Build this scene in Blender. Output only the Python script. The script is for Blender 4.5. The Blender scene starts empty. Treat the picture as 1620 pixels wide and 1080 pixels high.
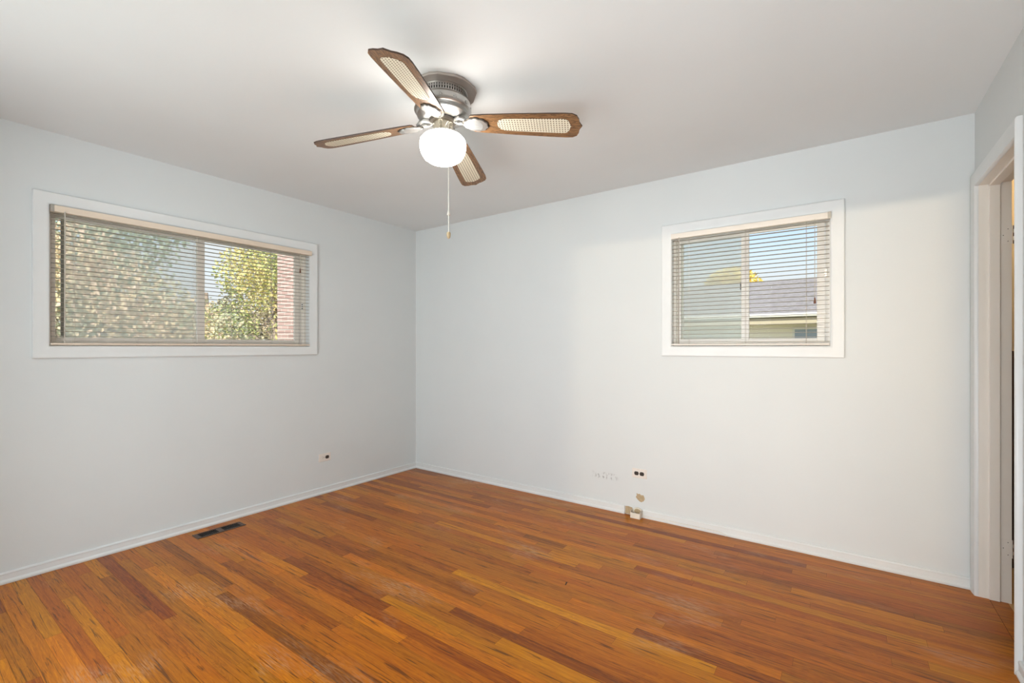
import bpy, bmesh, math, random
from mathutils import Vector, Matrix
C = bpy.context.scene.collection
PI = math.pi

# ------------------------------------------------------------------ camera
W, L, H = 4.135, 3.60, 2.44          # room: x 0..W, y -L..0, z 0..H ; corner in view at the origin
CAM = (3.583, -3.300, 1.240)
cd = bpy.data.cameras.new('camera'); cam = bpy.data.objects.new('camera', cd); C.objects.link(cam)
cam.location = CAM; cam.rotation_euler = (PI/2, 0, math.radians(35.6))
cd.sensor_width = 36; cd.lens = 36*729.7/1620; cd.shift_y = 9.5/1620; cd.clip_start = 0.02
bpy.context.scene.camera = cam

# ------------------------------------------------------------------ world, sun, large lights, exposure
vs = bpy.context.scene.view_settings
vs.view_transform = 'Standard'; vs.look = 'None'; vs.gamma = 1; vs.use_curve_mapping = False
vs.exposure = 0.0
wd = bpy.data.worlds.new('sky'); bpy.context.scene.world = wd; wd.use_nodes = True
nt = wd.node_tree; nt.nodes.clear()
def N(t, k, **kw):
    n = t.nodes.new(k)
    for a, b in kw.items(): setattr(n, a, b)
    return n
tc = N(nt, 'ShaderNodeTexCoord')
sky = N(nt, 'ShaderNodeTexSky', sky_type='NISHITA', sun_disc=False, sun_elevation=math.radians(42), sun_rotation=math.radians(120))
cl = N(nt, 'ShaderNodeTexNoise'); cl.inputs['Scale'].default_value = 3.2; cl.inputs['Detail'].default_value = 6
mp = N(nt, 'ShaderNodeMapping'); mp.inputs['Scale'].default_value = (1, 1, 3.2); mp.inputs['Location'].default_value = (0.3, 0.1, 0.35)
rp = N(nt, 'ShaderNodeValToRGB'); rp.color_ramp.elements[0].position = .42; rp.color_ramp.elements[1].position = .62
sep = N(nt, 'ShaderNodeSeparateXYZ')
hz = N(nt, 'ShaderNodeMapRange'); hz.inputs[1].default_value = .12; hz.inputs[2].default_value = .26; hz.inputs[3].default_value = 1; hz.inputs[4].default_value = .0
mx = N(nt, 'ShaderNodeMath', operation='MAXIMUM')
sc = N(nt, 'ShaderNodeVectorMath', operation='SCALE'); sc.inputs['Scale'].default_value = 0.27
mix = N(nt, 'ShaderNodeMixRGB'); mix.inputs[2].default_value = (.92, .95, 1.0, 1)
bg = N(nt, 'ShaderNodeBackground'); bg.inputs['Strength'].default_value = 1.0
out = N(nt, 'ShaderNodeOutputWorld')
k = nt.links.new
k(tc.outputs['Generated'], mp.inputs[0]); k(mp.outputs[0], cl.inputs['Vector']); k(cl.outputs[0], rp.inputs[0])
k(tc.outputs['Generated'], sep.inputs[0]); k(sep.outputs['Z'], hz.inputs[0])
k(rp.outputs[0], mx.inputs[0]); k(hz.outputs[0], mx.inputs[1]); k(mx.outputs[0], mix.inputs[0])
k(sky.outputs[0], sc.inputs[0]); k(sc.outputs[0], mix.inputs[1]); k(mix.outputs[0], bg.inputs[0]); k(bg.outputs[0], out.inputs[0])

def light(name, kind, loc, energy, color, direction=None, **kw):
    d = bpy.data.lights.new(name, kind); d.energy = energy; d.color = color
    for a, b in kw.items(): setattr(d, a, b)
    o = bpy.data.objects.new(name, d); C.objects.link(o); o.location = loc
    if direction: o.rotation_euler = Vector(direction).to_track_quat('-Z', 'Y').to_euler()
    return o
light('sun', 'SUN', (6, -6, 9), 7.0, (1, .95, .86), (-.75, .62, -.55), angle=math.radians(1))
# added fill lights behind the camera, shining in through an added wall opening
light('rear_fill', 'AREA', (1.9, -L-3.3, 1.50), 84, (.90, .96, 1.0), (0, 1, -.05), shape='RECTANGLE', size=4.4, size_y=1.9)
light('left_wall_fill', 'AREA', (2.35, -L-1.1, 1.30), 50, (.88, .95, 1.0), (-.85, .9, .05), shape='RECTANGLE', size=1.0, size_y=1.9)  # added to brighten the left wall
light('ceiling_fill', 'AREA', (1.9, -L-1.2, .02), 38, (.90, .96, 1), (0, .5, .8), shape='RECTANGLE', size=2.2, size_y=1.6)  # added to brighten the ceiling from below
# added fill light, aimed upward through the doorway behind the camera
light('doorway_fill', 'AREA', (3.65, -L-.8, .03), 118, (.92, .96, 1), (-.1, .6, .8), shape='RECTANGLE', size=.9, size_y=1.0)
# lamp of the hallway behind the open doorway at the camera's back
light('hallway_lamp', 'AREA', (4.03, -5.75, 2.035), 11, (1, .80, .55), (-.05, 1, -.12), shape='RECTANGLE', size=.09, size_y=.03, spread=math.radians(66))
# closet bulb beyond the side door
light('closet_bulb', 'POINT', (4.75, .35, 2.28), 8, (1, .66, .30), shadow_soft_size=.04)

# ------------------------------------------------------------------ helpers
def tag(o, label=None, cat=None, group=None, kind=None):
    if label: o['label'] = label
    if cat: o['category'] = cat
    if group: o['group'] = group
    if kind: o['kind'] = kind
    return o
def thing(name, loc=(0, 0, 0), rz=0, **kw):
    o = bpy.data.objects.new(name, None); C.objects.link(o); o.location = loc; o.rotation_euler = (0, 0, rz)
    o.empty_display_size = .05
    return tag(o, **kw)
def obj(name, bm, mat, parent=None, smooth=False, bevel=0, **kw):
    me = bpy.data.meshes.new(name); bmesh.ops.recalc_face_normals(bm, faces=bm.faces) if kw.pop('recalc', True) else None
    bm.to_mesh(me); bm.free()
    for m in (mat if isinstance(mat, (list, tuple)) else [mat]): me.materials.append(m)
    o = bpy.data.objects.new(name, me); C.objects.link(o)
    if parent: o.parent = parent
    if smooth:
        for p in me.polygons: p.use_smooth = True
        try: me.set_sharp_from_angle(angle=math.radians(38))
        except Exception: pass
    if bevel:
        b = o.modifiers.new('bevel', 'BEVEL'); b.width = bevel; b.segments = 2; b.limit_method = 'ANGLE'
    return tag(o, **kw)
def bx(bm, x0, x1, y0, y1, z0, z1):
    vs_ = [bm.verts.new(p) for p in ((x0,y0,z0),(x1,y0,z0),(x1,y1,z0),(x0,y1,z0),(x0,y0,z1),(x1,y0,z1),(x1,y1,z1),(x0,y1,z1))]
    for f in ((0,3,2,1),(4,5,6,7),(0,1,5,4),(1,2,6,5),(2,3,7,6),(3,0,4,7)): bm.faces.new([vs_[i] for i in f])
    return bm
def box(*a):
    return bx(bmesh.new(), *a)
def lathe(bm, prof, cx=0, cy=0, seg=48, fn=None):
    rings = []
    for r, z in prof:
        if r < 1e-6: rings.append([bm.verts.new((cx, cy, z))]); continue
        rings.append([bm.verts.new((cx+r*math.cos(2*PI*i/seg), cy+r*math.sin(2*PI*i/seg), z)) for i in range(seg)])
    for a, b in zip(rings, rings[1:]):
        for i in range(seg):
            j = (i+1) % seg
            if len(a) == 1 and len(b) == 1: continue
            if len(a) == 1: bm.faces.new((a[0], b[i], b[j]))
            elif len(b) == 1: bm.faces.new((a[i], b[0], a[j]))
            else: bm.faces.new((a[i], b[i], b[j], a[j]))
    return bm
def tube(bm, pts, r, seg=8):
    pts = [Vector(p) for p in pts]; rings = []
    rr = r if isinstance(r, (list, tuple)) else [r]*len(pts)
    for i, p in enumerate(pts):
        d = (pts[min(i+1, len(pts)-1)] - pts[max(i-1, 0)]).normalized()
        up = Vector((0, 0, 1)) if abs(d.z) < .9 else Vector((1, 0, 0))
        a = d.cross(up).normalized(); b = d.cross(a)
        rings.append([bm.verts.new(p + rr[i]*(a*math.cos(2*PI*q/seg) + b*math.sin(2*PI*q/seg))) for q in range(seg)])
    for A, B in zip(rings, rings[1:]):
        for q in range(seg): bm.faces.new((A[q], A[(q+1) % seg], B[(q+1) % seg], B[q]))
    bm.faces.new(rings[0]); bm.faces.new(rings[-1])
    return bm
def prism(bm, poly, z0, z1):
    a = [bm.verts.new((x, y, z0)) for x, y in poly]; b = [bm.verts.new((x, y, z1)) for x, y in poly]
    n = len(poly)
    bm.faces.new(a[::-1]); bm.faces.new(b)
    for i in range(n): bm.faces.new((a[i], a[(i+1) % n], b[(i+1) % n], b[i]))
    return bm
def ring(bm, u0, u1, v0, v1, prof):
    """mitred rectangular moulding in the XZ plane; prof = (outward offset from the opening, y)"""
    loops = [[bm.verts.new(p) for p in ((u0-d, y, v0-d), (u1+d, y, v0-d), (u1+d, y, v1+d), (u0-d, y, v1+d))] for d, y in prof]
    for a, b in zip(loops, loops[1:]):
        for i in range(4):
            j = (i+1) % 4; bm.faces.new((a[i], a[j], b[j], b[i]))
    return bm
def extrude_profile(bm, prof, p0, p1, nrm):
    """run a profile (offset from wall, z) from p0 to p1 along a wall whose room-side normal is nrm"""
    A = [bm.verts.new((p0[0]+nrm[0]*d, p0[1]+nrm[1]*d, z)) for d, z in prof]
    B = [bm.verts.new((p1[0]+nrm[0]*d, p1[1]+nrm[1]*d, z)) for d, z in prof]
    n = len(prof)
    for i in range(n): bm.faces.new((A[i], A[(i+1) % n], B[(i+1) % n], B[i]))
    bm.faces.new(A); bm.faces.new(B[::-1])
    return bm

# ------------------------------------------------------------------ materials
def mat(name, col=(.8,.8,.8), rough=.5, metal=0, **kw):
    m = bpy.data.materials.new(name); m.use_nodes = True
    b = m.node_tree.nodes['Principled BSDF']
    b.inputs['Base Color'].default_value = (*col, 1); b.inputs['Roughness'].default_value = rough; b.inputs['Metallic'].default_value = metal
    for a, v in kw.items(): b.inputs[a.replace('_', ' ')].default_value = v
    return m
def noisy(name, c0, c1, scale=5, rough=.5, bump=0, bscale=200, metal=0, detail=4, stretch=(1,1,1)):
    m = mat(name, c0, rough, metal); t = m.node_tree; b = t.nodes['Principled BSDF']
    co = N(t, 'ShaderNodeTexCoord'); mp = N(t, 'ShaderNodeMapping'); mp.inputs['Scale'].default_value = stretch
    n = N(t, 'ShaderNodeTexNoise'); n.inputs['Scale'].default_value = scale; n.inputs['Detail'].default_value = detail
    r = N(t, 'ShaderNodeValToRGB'); r.color_ramp.elements[0].position = .3; r.color_ramp.elements[1].position = .7
    r.color_ramp.elements[0].color = (*c0, 1); r.color_ramp.elements[1].color = (*c1, 1)
    t.links.new(co.outputs['Object'], mp.inputs[0]); t.links.new(mp.outputs[0], n.inputs['Vector']); t.links.new(n.outputs[0], r.inputs[0]); t.links.new(r.outputs[0], b.inputs['Base Color'])
    if bump:
        n2 = N(t, 'ShaderNodeTexNoise'); n2.inputs['Scale'].default_value = bscale; n2.inputs['Detail'].default_value = 3
        bp = N(t, 'ShaderNodeBump'); bp.inputs['Strength'].default_value = bump; bp.inputs['Distance'].default_value = .002
        t.links.new(mp.outputs[0], n2.inputs['Vector']); t.links.new(n2.outputs[0], bp.inputs['Height']); t.links.new(bp.outputs[0], b.inputs['Normal'])
    return m
M = {}
M['wall'] = noisy('wall_paint', (.702,.730,.728), (.720,.746,.742), 2.5, .55, .12, 90)
M['wall_back'] = noisy('wall_paint_scuffed', (.702,.730,.728), (.720,.746,.742), 2.5, .55, .12, 90)
def scuff(m, x0, x1, z0, z1):
    # rubbed grey marks low on the wall, left of the outlet
    t = m.node_tree; b = t.nodes['Principled BSDF']; l = t.links.new
    src = b.inputs['Base Color'].links[0].from_socket
    co = N(t, 'ShaderNodeTexCoord'); sp = N(t, 'ShaderNodeSeparateXYZ'); l(co.outputs['Object'], sp.inputs[0])
    def win(o, a, c, e):
        r1 = N(t, 'ShaderNodeMapRange'); l(o, r1.inputs[0]); r1.inputs[1].default_value = a; r1.inputs[2].default_value = a+e
        r2 = N(t, 'ShaderNodeMapRange'); l(o, r2.inputs[0]); r2.inputs[1].default_value = c-e; r2.inputs[2].default_value = c; r2.inputs[3].default_value = 1; r2.inputs[4].default_value = 0
        q = N(t, 'ShaderNodeMath', operation='MULTIPLY'); l(r1.outputs[0], q.inputs[0]); l(r2.outputs[0], q.inputs[1]); return q.outputs[0]
    wx = win(sp.outputs['X'], x0, x1, .07); wz = win(sp.outputs['Z'], z0, z1, .012)
    mp = N(t, 'ShaderNodeMapping'); mp.inputs['Scale'].default_value = (75, 1, 34); l(co.outputs['Object'], mp.inputs[0])
    n = N(t, 'ShaderNodeTexNoise'); n.inputs['Scale'].default_value = 1; n.inputs['Detail'].default_value = 4; l(mp.outputs[0], n.inputs['Vector'])
    r = N(t, 'ShaderNodeValToRGB'); r.color_ramp.elements[0].position = .50; r.color_ramp.elements[1].position = .68; l(n.outputs[0], r.inputs[0])
    a1 = N(t, 'ShaderNodeMath', operation='MULTIPLY'); l(wx, a1.inputs[0]); l(wz, a1.inputs[1])
    a2 = N(t, 'ShaderNodeMath', operation='MULTIPLY'); l(a1.outputs[0], a2.inputs[0]); l(r.outputs[0], a2.inputs[1])
    mx = N(t, 'ShaderNodeMixRGB'); l(a2.outputs[0], mx.inputs[0]); l(src, mx.inputs[1]); mx.inputs[2].default_value = (.40,.41,.41,1)
    l(mx.outputs[0], b.inputs['Base Color'])
scuff(M['wall_back'], 1.97, 2.23, .225, .285)
M['ceil'] = noisy('ceiling_paint', (.79,.815,.815), (.81,.835,.835), 2, .75, .15, 60)
M['trim'] = noisy('trim_paint', (.75,.768,.762), (.78,.795,.788), 6, .32, .06, 60)
M['cream'] = noisy('cream_trim_paint', (.88,.835,.755), (.90,.855,.78), 6, .35, .05, 60)
M['vinyl'] = mat('window_frame_cream', (.90,.83,.74), .35)
M['white_vinyl'] = mat('window_frame_white', (.92,.90,.86), .35)
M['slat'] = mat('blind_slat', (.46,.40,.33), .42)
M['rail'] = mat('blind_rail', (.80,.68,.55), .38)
M['rail_end'] = mat('blind_bracket', (.42,.40,.36), .3, .7)
M['cord'] = mat('blind_cord', (.55,.50,.43), .7)
M['dark'] = mat('dark_plastic', (.03,.022,.016), .35)
M['tassel'] = mat('cord_tassel_brown', (.16,.06,.03), .4)
M['plate'] = mat('outlet_ivory', (.80,.74,.68), .35)
M['paper'] = noisy('bare_drywall_paper', (.42,.31,.18), (.52,.40,.25), 60, .8)
M['jack'] = noisy('jack_ivory', (.74,.68,.58), (.80,.75,.66), 30, .45)
M['metal_brown'] = mat('register_brown', (.085,.045,.030), .42, .0)
M['black'] = mat('register_black', (.004,.004,.004), .8)
M['chrome'] = mat('nickel', (.62,.57,.50), .2, 1)
M['screw'] = mat('screw_metal', (.5,.48,.45), .3, 1)

def glass_mat():
    m = bpy.data.materials.new('window_glass'); m.use_nodes = True; t = m.node_tree; t.nodes.clear()
    o = N(t, 'ShaderNodeOutputMaterial'); g = N(t, 'ShaderNodeBsdfGlossy'); g.inputs['Roughness'].default_value = .02
    tr = N(t, 'ShaderNodeBsdfTransparent'); tr.inputs['Color'].default_value = (.95,.97,.96,1)
    fr = N(t, 'ShaderNodeFresnel'); fr.inputs['IOR'].default_value = 1.10; mx = N(t, 'ShaderNodeMixShader')
    t.links.new(fr.outputs[0], mx.inputs[0]); t.links.new(tr.outputs[0], mx.inputs[1]); t.links.new(g.outputs[0], mx.inputs[2]); t.links.new(mx.outputs[0], o.inputs[0])
    return m
M['glass'] = glass_mat()
def screen_mat(dens):
    m = bpy.data.materials.new('insect_screen'); m.use_nodes = True; t = m.node_tree; t.nodes.clear()
    o = N(t, 'ShaderNodeOutputMaterial'); g = N(t, 'ShaderNodeBsdfTranslucent'); g.inputs['Color'].default_value = (.92,.93,.90,1)
    d = N(t, 'ShaderNodeBsdfDiffuse'); d.inputs['Color'].default_value = (.85,.86,.83,1)
    a = N(t, 'ShaderNodeMixShader'); a.inputs[0].default_value = .5
    tr = N(t, 'ShaderNodeBsdfTransparent'); mx = N(t, 'ShaderNodeMixShader'); mx.inputs[0].default_value = dens
    t.links.new(d.outputs[0], a.inputs[1]); t.links.new(g.outputs[0], a.inputs[2])
    t.links.new(tr.outputs[0], mx.inputs[1]); t.links.new(a.outputs[0], mx.inputs[2]); t.links.new(mx.outputs[0], o.inputs[0])
    return m
M['screen'] = screen_mat(.32); M['screen_dense'] = screen_mat(.45)

def floor_mat():
    m = mat('oak_strip_floor', (.5,.25,.1), .3); t = m.node_tree; b = t.nodes['Principled BSDF']; l = t.links.new
    at = N(t, 'ShaderNodeAttribute', attribute_name='plank')       # r tone, g hue, b seed
    sp = N(t, 'ShaderNodeSeparateColor'); l(at.outputs['Color'], sp.inputs[0])
    co = N(t, 'ShaderNodeTexCoord')
    sx = N(t, 'ShaderNodeSeparateXYZ'); l(co.outputs['Object'], sx.inputs[0])
    ad = N(t, 'ShaderNodeMath', operation='MULTIPLY_ADD'); l(sp.outputs[2], ad.inputs[0]); ad.inputs[1].default_value = 37; l(sx.outputs['Y'], ad.inputs[2])
    z = N(t, 'ShaderNodeMath', operation='MULTIPLY'); l(sp.outputs[2], z.inputs[0]); z.inputs[1].default_value = 91
    cb = N(t, 'ShaderNodeCombineXYZ'); l(sx.outputs['X'], cb.inputs[0]); l(ad.outputs[0], cb.inputs[1]); l(z.outputs[0], cb.inputs[2])
    # fine grain
    m1 = N(t, 'ShaderNodeMapping'); m1.inputs['Scale'].default_value = (2.2, 60, 1); l(cb.outputs[0], m1.inputs[0])
    n1 = N(t, 'ShaderNodeTexNoise'); n1.inputs['Scale'].default_value = 2.2; n1.inputs['Detail'].default_value = 7; n1.inputs['Roughness'].default_value = .62; n1.inputs['Distortion'].default_value = .7; l(m1.outputs[0], n1.inputs['Vector'])
    # broad cathedral figure
    m2 = N(t, 'ShaderNodeMapping'); m2.inputs['Scale'].default_value = (1.6, 13, 1); l(cb.outputs[0], m2.inputs[0])
    n2 = N(t, 'ShaderNodeTexNoise'); n2.inputs['Scale'].default_value = 1.6; n2.inputs['Detail'].default_value = 3; n2.inputs['Distortion'].default_value = 1.6; l(m2.outputs[0], n2.inputs['Vector'])
    # contour bands of the figure
    wv = N(t, 'ShaderNodeMath', operation='MULTIPLY'); l(n2.outputs[0], wv.inputs[0]); wv.inputs[1].default_value = 62
    sn = N(t, 'ShaderNodeMath', operation='SINE'); l(wv.outputs[0], sn.inputs[0])
    rt = N(t, 'ShaderNodeValToRGB'); e = rt.color_ramp.elements
    e[0].position = 0; e[0].color = (.16,.044,.010,1); e[1].position = 1; e[1].color = (.78,.36,.062,1)
    for p_, c_ in ((.22,(.27,.084,.017,1)), (.5,(.46,.172,.030,1)), (.78,(.61,.248,.042,1))):
        q = e.new(p_); q.color = c_
    # tone + grain
    f1 = N(t, 'ShaderNodeMath', operation='MULTIPLY_ADD'); l(n1.outputs[0], f1.inputs[0]); f1.inputs[1].default_value = 1.0; f1.inputs[2].default_value = -.50
    f2 = N(t, 'ShaderNodeMath', operation='MULTIPLY_ADD'); l(sn.outputs[0], f2.inputs[0]); f2.inputs[1].default_value = .06; l(f1.outputs[0], f2.inputs[2])
    f3 = N(t, 'ShaderNodeMath', operation='ADD'); l(sp.outputs[0], f3.inputs[0]); l(f2.outputs[0], f3.inputs[1])
    l(f3.outputs[0], rt.inputs[0])
    # dark mineral streaks
    m3 = N(t, 'ShaderNodeMapping'); m3.inputs['Scale'].default_value = (1.3, 34, 1); l(cb.outputs[0], m3.inputs[0])
    n3 = N(t, 'ShaderNodeTexNoise'); n3.inputs['Scale'].default_value = 2.6; n3.inputs['Detail'].default_value = 5; n3.inputs['Distortion'].default_value = 1.2; l(m3.outputs[0], n3.inputs['Vector'])
    r3 = N(t, 'ShaderNodeValToRGB'); r3.color_ramp.elements[0].position = .58; r3.color_ramp.elements[1].position = .66; l(n3.outputs[0], r3.inputs[0])
    g3 = N(t, 'ShaderNodeMath', operation='MULTIPLY'); l(r3.outputs[0], g3.inputs[0]); g3.inputs[1].default_value = .75
    mk = N(t, 'ShaderNodeMixRGB'); l(g3.outputs[0], mk.inputs[0]); l(rt.outputs[0], mk.inputs[1]); mk.inputs[2].default_value = (.085,.032,.014,1)
    # hue shift red <-> yellow
    hs = N(t, 'ShaderNodeHueSaturation'); hm = N(t, 'ShaderNodeMapRange'); l(sp.outputs[1], hm.inputs[0]); hm.inputs[3].default_value = .486; hm.inputs[4].default_value = .5005
    hs.inputs['Saturation'].default_value = 1.10; hs.inputs['Value'].default_value = .93
    l(hm.outputs[0], hs.inputs['Hue']); l(mk.outputs[0], hs.inputs['Color'])
    # pale wear scuffs
    m4 = N(t, 'ShaderNodeMapping'); m4.inputs['Scale'].default_value = (1.1, 2.2, 1); l(co.outputs['Object'], m4.inputs[0])
    n4 = N(t, 'ShaderNodeTexNoise'); n4.inputs['Scale'].default_value = 1.7; n4.inputs['Detail'].default_value = 3; l(m4.outputs[0], n4.inputs['Vector'])
    m5 = N(t, 'ShaderNodeMapping'); m5.inputs['Scale'].default_value = (14, 120, 1); m5.inputs['Rotation'].default_value = (0,0,.12); l(co.outputs['Object'], m5.inputs[0])
    n5 = N(t, 'ShaderNodeTexNoise'); n5.inputs['Scale'].default_value = 1.5; n5.inputs['Detail'].default_value = 6; l(m5.outputs[0], n5.inputs['Vector'])
    r4 = N(t, 'ShaderNodeValToRGB'); r4.color_ramp.elements[0].position = .57; r4.color_ramp.elements[1].position = .74; l(n4.outputs[0], r4.inputs[0])
    r5 = N(t, 'ShaderNodeValToRGB'); r5.color_ramp.elements[0].position = .42; r5.color_ramp.elements[1].position = .72; l(n5.outputs[0], r5.inputs[0])
    p4 = N(t, 'ShaderNodeMath', operation='MULTIPLY'); l(r4.outputs[0], p4.inputs[0]); l(r5.outputs[0], p4.inputs[1])
    p5 = N(t, 'ShaderNodeMath', operation='MULTIPLY'); l(p4.outputs[0], p5.inputs[0]); p5.inputs[1].default_value = .75
    mw = N(t, 'ShaderNodeMixRGB'); l(p5.outputs[0], mw.inputs[0]); l(hs.outputs[0], mw.inputs[1]); mw.inputs[2].default_value = (.62,.42,.28,1)
    l(mw.outputs[0], b.inputs['Base Color'])
    rr = N(t, 'ShaderNodeMapRange'); l(n4.outputs[0], rr.inputs[0]); rr.inputs[1].default_value = .3; rr.inputs[2].default_value = .7; rr.inputs[3].default_value = .27; rr.inputs[4].default_value = .46
    b.inputs['Roughness'].default_value = .33
    bp = N(t, 'ShaderNodeBump'); bp.inputs['Strength'].default_value = .10; bp.inputs['Distance'].default_value = .001; l(n1.outputs[0], bp.inputs['Height']); l(bp.outputs[0], b.inputs['Normal'])
    b.inputs['Specular IOR Level'].default_value = .28
    return m
M['floor'] = floor_mat()
M['gap'] = mat('floor_gap_dark', (.07,.03,.014), .8)

# ------------------------------------------------------------------ room shell
def plank_faces(bm, lay, x0, x1, y0, y1, z, tone, hue, seed):
    f = bm.faces.new([bm.verts.new(p) for p in ((x0,y0,z),(x1,y0,z),(x1,y1,z),(x0,y1,z))])
    for lp in f.loops: lp[lay] = (tone, hue, seed, 1)
    f.material_index = 0
def make_floor():
    rnd = random.Random(11); bm = bmesh.new(); lay = bm.loops.layers.float_color.new('plank')
    w, g = .0572, .0006; xr = 4.172
    y = -.003; row = 0
    while y > -L-.05:
        x = -.02 - rnd.random()*.6
        while x < xr:
            ln = rnd.choice((.35,.5,.65,.8,1.0,1.2,1.5))*rnd.uniform(.85,1.15)
            if x+ln > xr-.15: ln = xr-x
            xe = min(x+ln, xr); q = rnd.random()
            tone = rnd.gauss(.55,.09) if q < .76 else (rnd.uniform(.20,.36) if q < .88 else rnd.uniform(.64,.84))
            plank_faces(bm, lay, max(x,-.02)+g*.6, xe-g*.6, y-w+g*.5, y-g*.5, 0, max(.06,min(.95,tone)), rnd.random(), rnd.random())
            x += ln
        y -= w; row += 1
    # threshold board in the side doorway, set across
    vs_ = [(xr+.0012, -1.0), (4.238, -1.0), (4.238, .0), (xr+.0012, .0)]
    f = bm.faces.new([bm.verts.new((a, b_, .0004)) for a, b_ in vs_])
    for lp in f.loops: lp[lay] = (.52,.35,.3,1)
    f = bm.faces.new([bm.verts.new(p) for p in ((-.1,-L-.1,-.0022),(4.24,-L-.1,-.0022),(4.24,.1,-.0022),(-.1,.1,-.0022))]); f.material_index = 1
    for lp in f.loops: lp[lay] = (0,0,0,1)
    # a little gouge in the boards
    s0 = Vector((2.395,-1.15,.0006))
    f = bm.faces.new([bm.verts.new(s0+Vector(p)) for p in ((0,0,0),(.010,-.030,0),(.016,-.030,0),(.009,.002,0))]); f.material_index = 1
    bx_ = bmesh.new(); bx_.free()
    v = bx(bm, -.2, 4.25, -L-.2, .2, -.16, -.004)
    for f in bm.faces:
        if f.calc_center_median().z < -.003: f.material_index = 1
    return bm
bm = make_floor()
for f in bm.faces:
    if f.normal.z < 0 and abs(f.calc_center_median().z) < .003: f.normal_flip()
obj('floor', bm, [M['floor'], M['gap']], kind='structure', recalc=False)

T = .20
# opening extents
WL = (-2.714, -1.178, 1.247, 2.035)      # y0,y1,z0,z1 of the window opening in the left wall
WB = (2.606, 3.528, 1.247, 2.035)        # x0,x1,z0,z1 of the window opening in the back wall
DR = (-.735, -.080, 2.045)               # y0,y1,top of doorway in the right wall
TR = .115
bm = bmesh.new()
bx(bm, -T, 0, -L-T, WL[0], -.16, H); bx(bm, -T, 0, WL[1], T, -.16, H); bx(bm, -T, 0, WL[0], WL[1], -.16, WL[2]); bx(bm, -T, 0, WL[0], WL[1], WL[3], H)
obj('wall_left', bm, M['wall'], kind='structure')
bm = bmesh.new()
bx(bm, 0, WB[0], 0, T, -.16, H); bx(bm, WB[1], W+TR, 0, T, -.16, H); bx(bm, WB[0], WB[1], 0, T, -.16, WB[2]); bx(bm, WB[0], WB[1], 0, T, WB[3], H)
obj('wall_back', bm, M['wall_back'], kind='structure')
bm = bmesh.new()
bx(bm, W, W+TR, -L-T, DR[0]-.02, -.16, H); bx(bm, W, W+TR, DR[1]+.02, 0, -.16, H); bx(bm, W, W+TR, DR[0]-.02, DR[1]+.02, DR[2]+.02, H)
obj('wall_right', bm, M['wall'], kind='structure')
# wall behind the camera: on its left an opening added for the fill lights, a doorway to the hall on its right
bm = bmesh.new()
bx(bm, 0, .95, -L-T, -L, -.16, H); bx(bm, .95, 2.82, -L-T, -L, -.16, .02); bx(bm, .95, 2.82, -L-T, -L, 2.15, H)
bx(bm, 2.82, 3.20, -L-T, -L, -.16, H); bx(bm, 3.20, 4.045, -L-T, -L, 2.035, H); bx(bm, 4.045, W, -L-T, -L, -.16, H)
obj('wall_near', bm, M['wall'], kind='structure')
obj('ceiling', box(-T, W+TR, -L-T, T, H, H+.16), M['ceil'], kind='structure')
# hall behind the camera, added unseen roof that keeps the sun out of the opening
obj('ceiling_sun_blocker', box(-1.2, 6.0, -9.0, -L-T, 2.62, 2.72), M['ceil'], kind='structure')
bm = bmesh.new()
bx(bm, 2.9, 3.0, -6.0, -L-T, 0, H); bx(bm, 4.4, 4.5, -6.0, -L-T, 0, H); bx(bm, 2.9, 4.5, -6.1, -6.0, 0, H); bx(bm, 2.9, 4.5, -6.1, -L-T, H, H+.1)
obj('wall_hall', bm, M['wall'], kind='structure')
obj('floor_hall', box(2.9, 4.5, -6.1, -L-.2, -.1, 0), M['gap'], kind='structure')
# closet beyond the side door
M['closet'] = noisy('closet_paint', (.74,.70,.62), (.78,.74,.66), 3, .7)
M['closet_floor'] = noisy('closet_floor_wood', (.60,.36,.15), (.68,.44,.20), 4, .35, stretch=(1,12,1))
bm = bmesh.new()
bx(bm, W+TR, 5.5, .80, .9, 0, H); bx(bm, 5.4, 5.5, -1.5, .8, 0, H); bx(bm, W+TR, 5.5, -1.6, -1.5, 0, H); bx(bm, W+TR, 5.5, -1.6, .9, H, H+.1)
bx(bm, W+TR, W+TR+.02, T, .8, 0, H)
obj('wall_closet', bm, M['closet'], kind='structure')
obj('floor_closet', box(4.2385, 5.5, -1.6, .9, -.1, .0), M['closet_floor'], kind='structure')

cb = thing('cabinet', (4.275, .45, 0), 0, label='dark brown wooden cabinet in the closet, glimpsed through the door hinge gap', cat='cabinet')
M['cab'] = noisy('cabinet_dark_wood', (.07,.035,.02), (.12,.06,.032), 4, .4, stretch=(8,8,1))
obj('body', box(0, .72, 0, .33, 0, 1.22), M['cab'], cb, bevel=.003)
for x in (.01, .365):
    d = obj('door', box(x, x+.345, -.018, 0, .04, 1.19), M['cab'], cb, bevel=.003)
    obj('knob', lathe(bmesh.new(), [(0,-.02),(.008,-.02),(.014,-.01),(.006,0),(0,0)], seg=14), M['screw'], d, smooth=True).matrix_local = Matrix.Translation((x+(.32 if x < .1 else .025), -.018, .65)) @ Matrix.Rotation(PI/2, 4, 'X')

# baseboards
BP = [(0,0),(.017,0),(.019,.006),(.019,.012),(.014,.019),(.0105,.022),(.0105,.048),(.013,.051),(.012,.056),(.006,.060),(0,.060)]
obj('baseboard_left', extrude_profile(bmesh.new(), BP, (0,-L), (0,0), (1,0)), M['trim'], kind='structure')
obj('baseboard_right', extrude_profile(bmesh.new(), BP, (W,-L), (W,DR[0]-.036), (-1,0)), M['trim'], kind='structure')
obj('baseboard_near', extrude_profile(bmesh.new(), BP, (0,-L), (3.2,-L), (0,1)), M['trim'], kind='structure')
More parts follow.
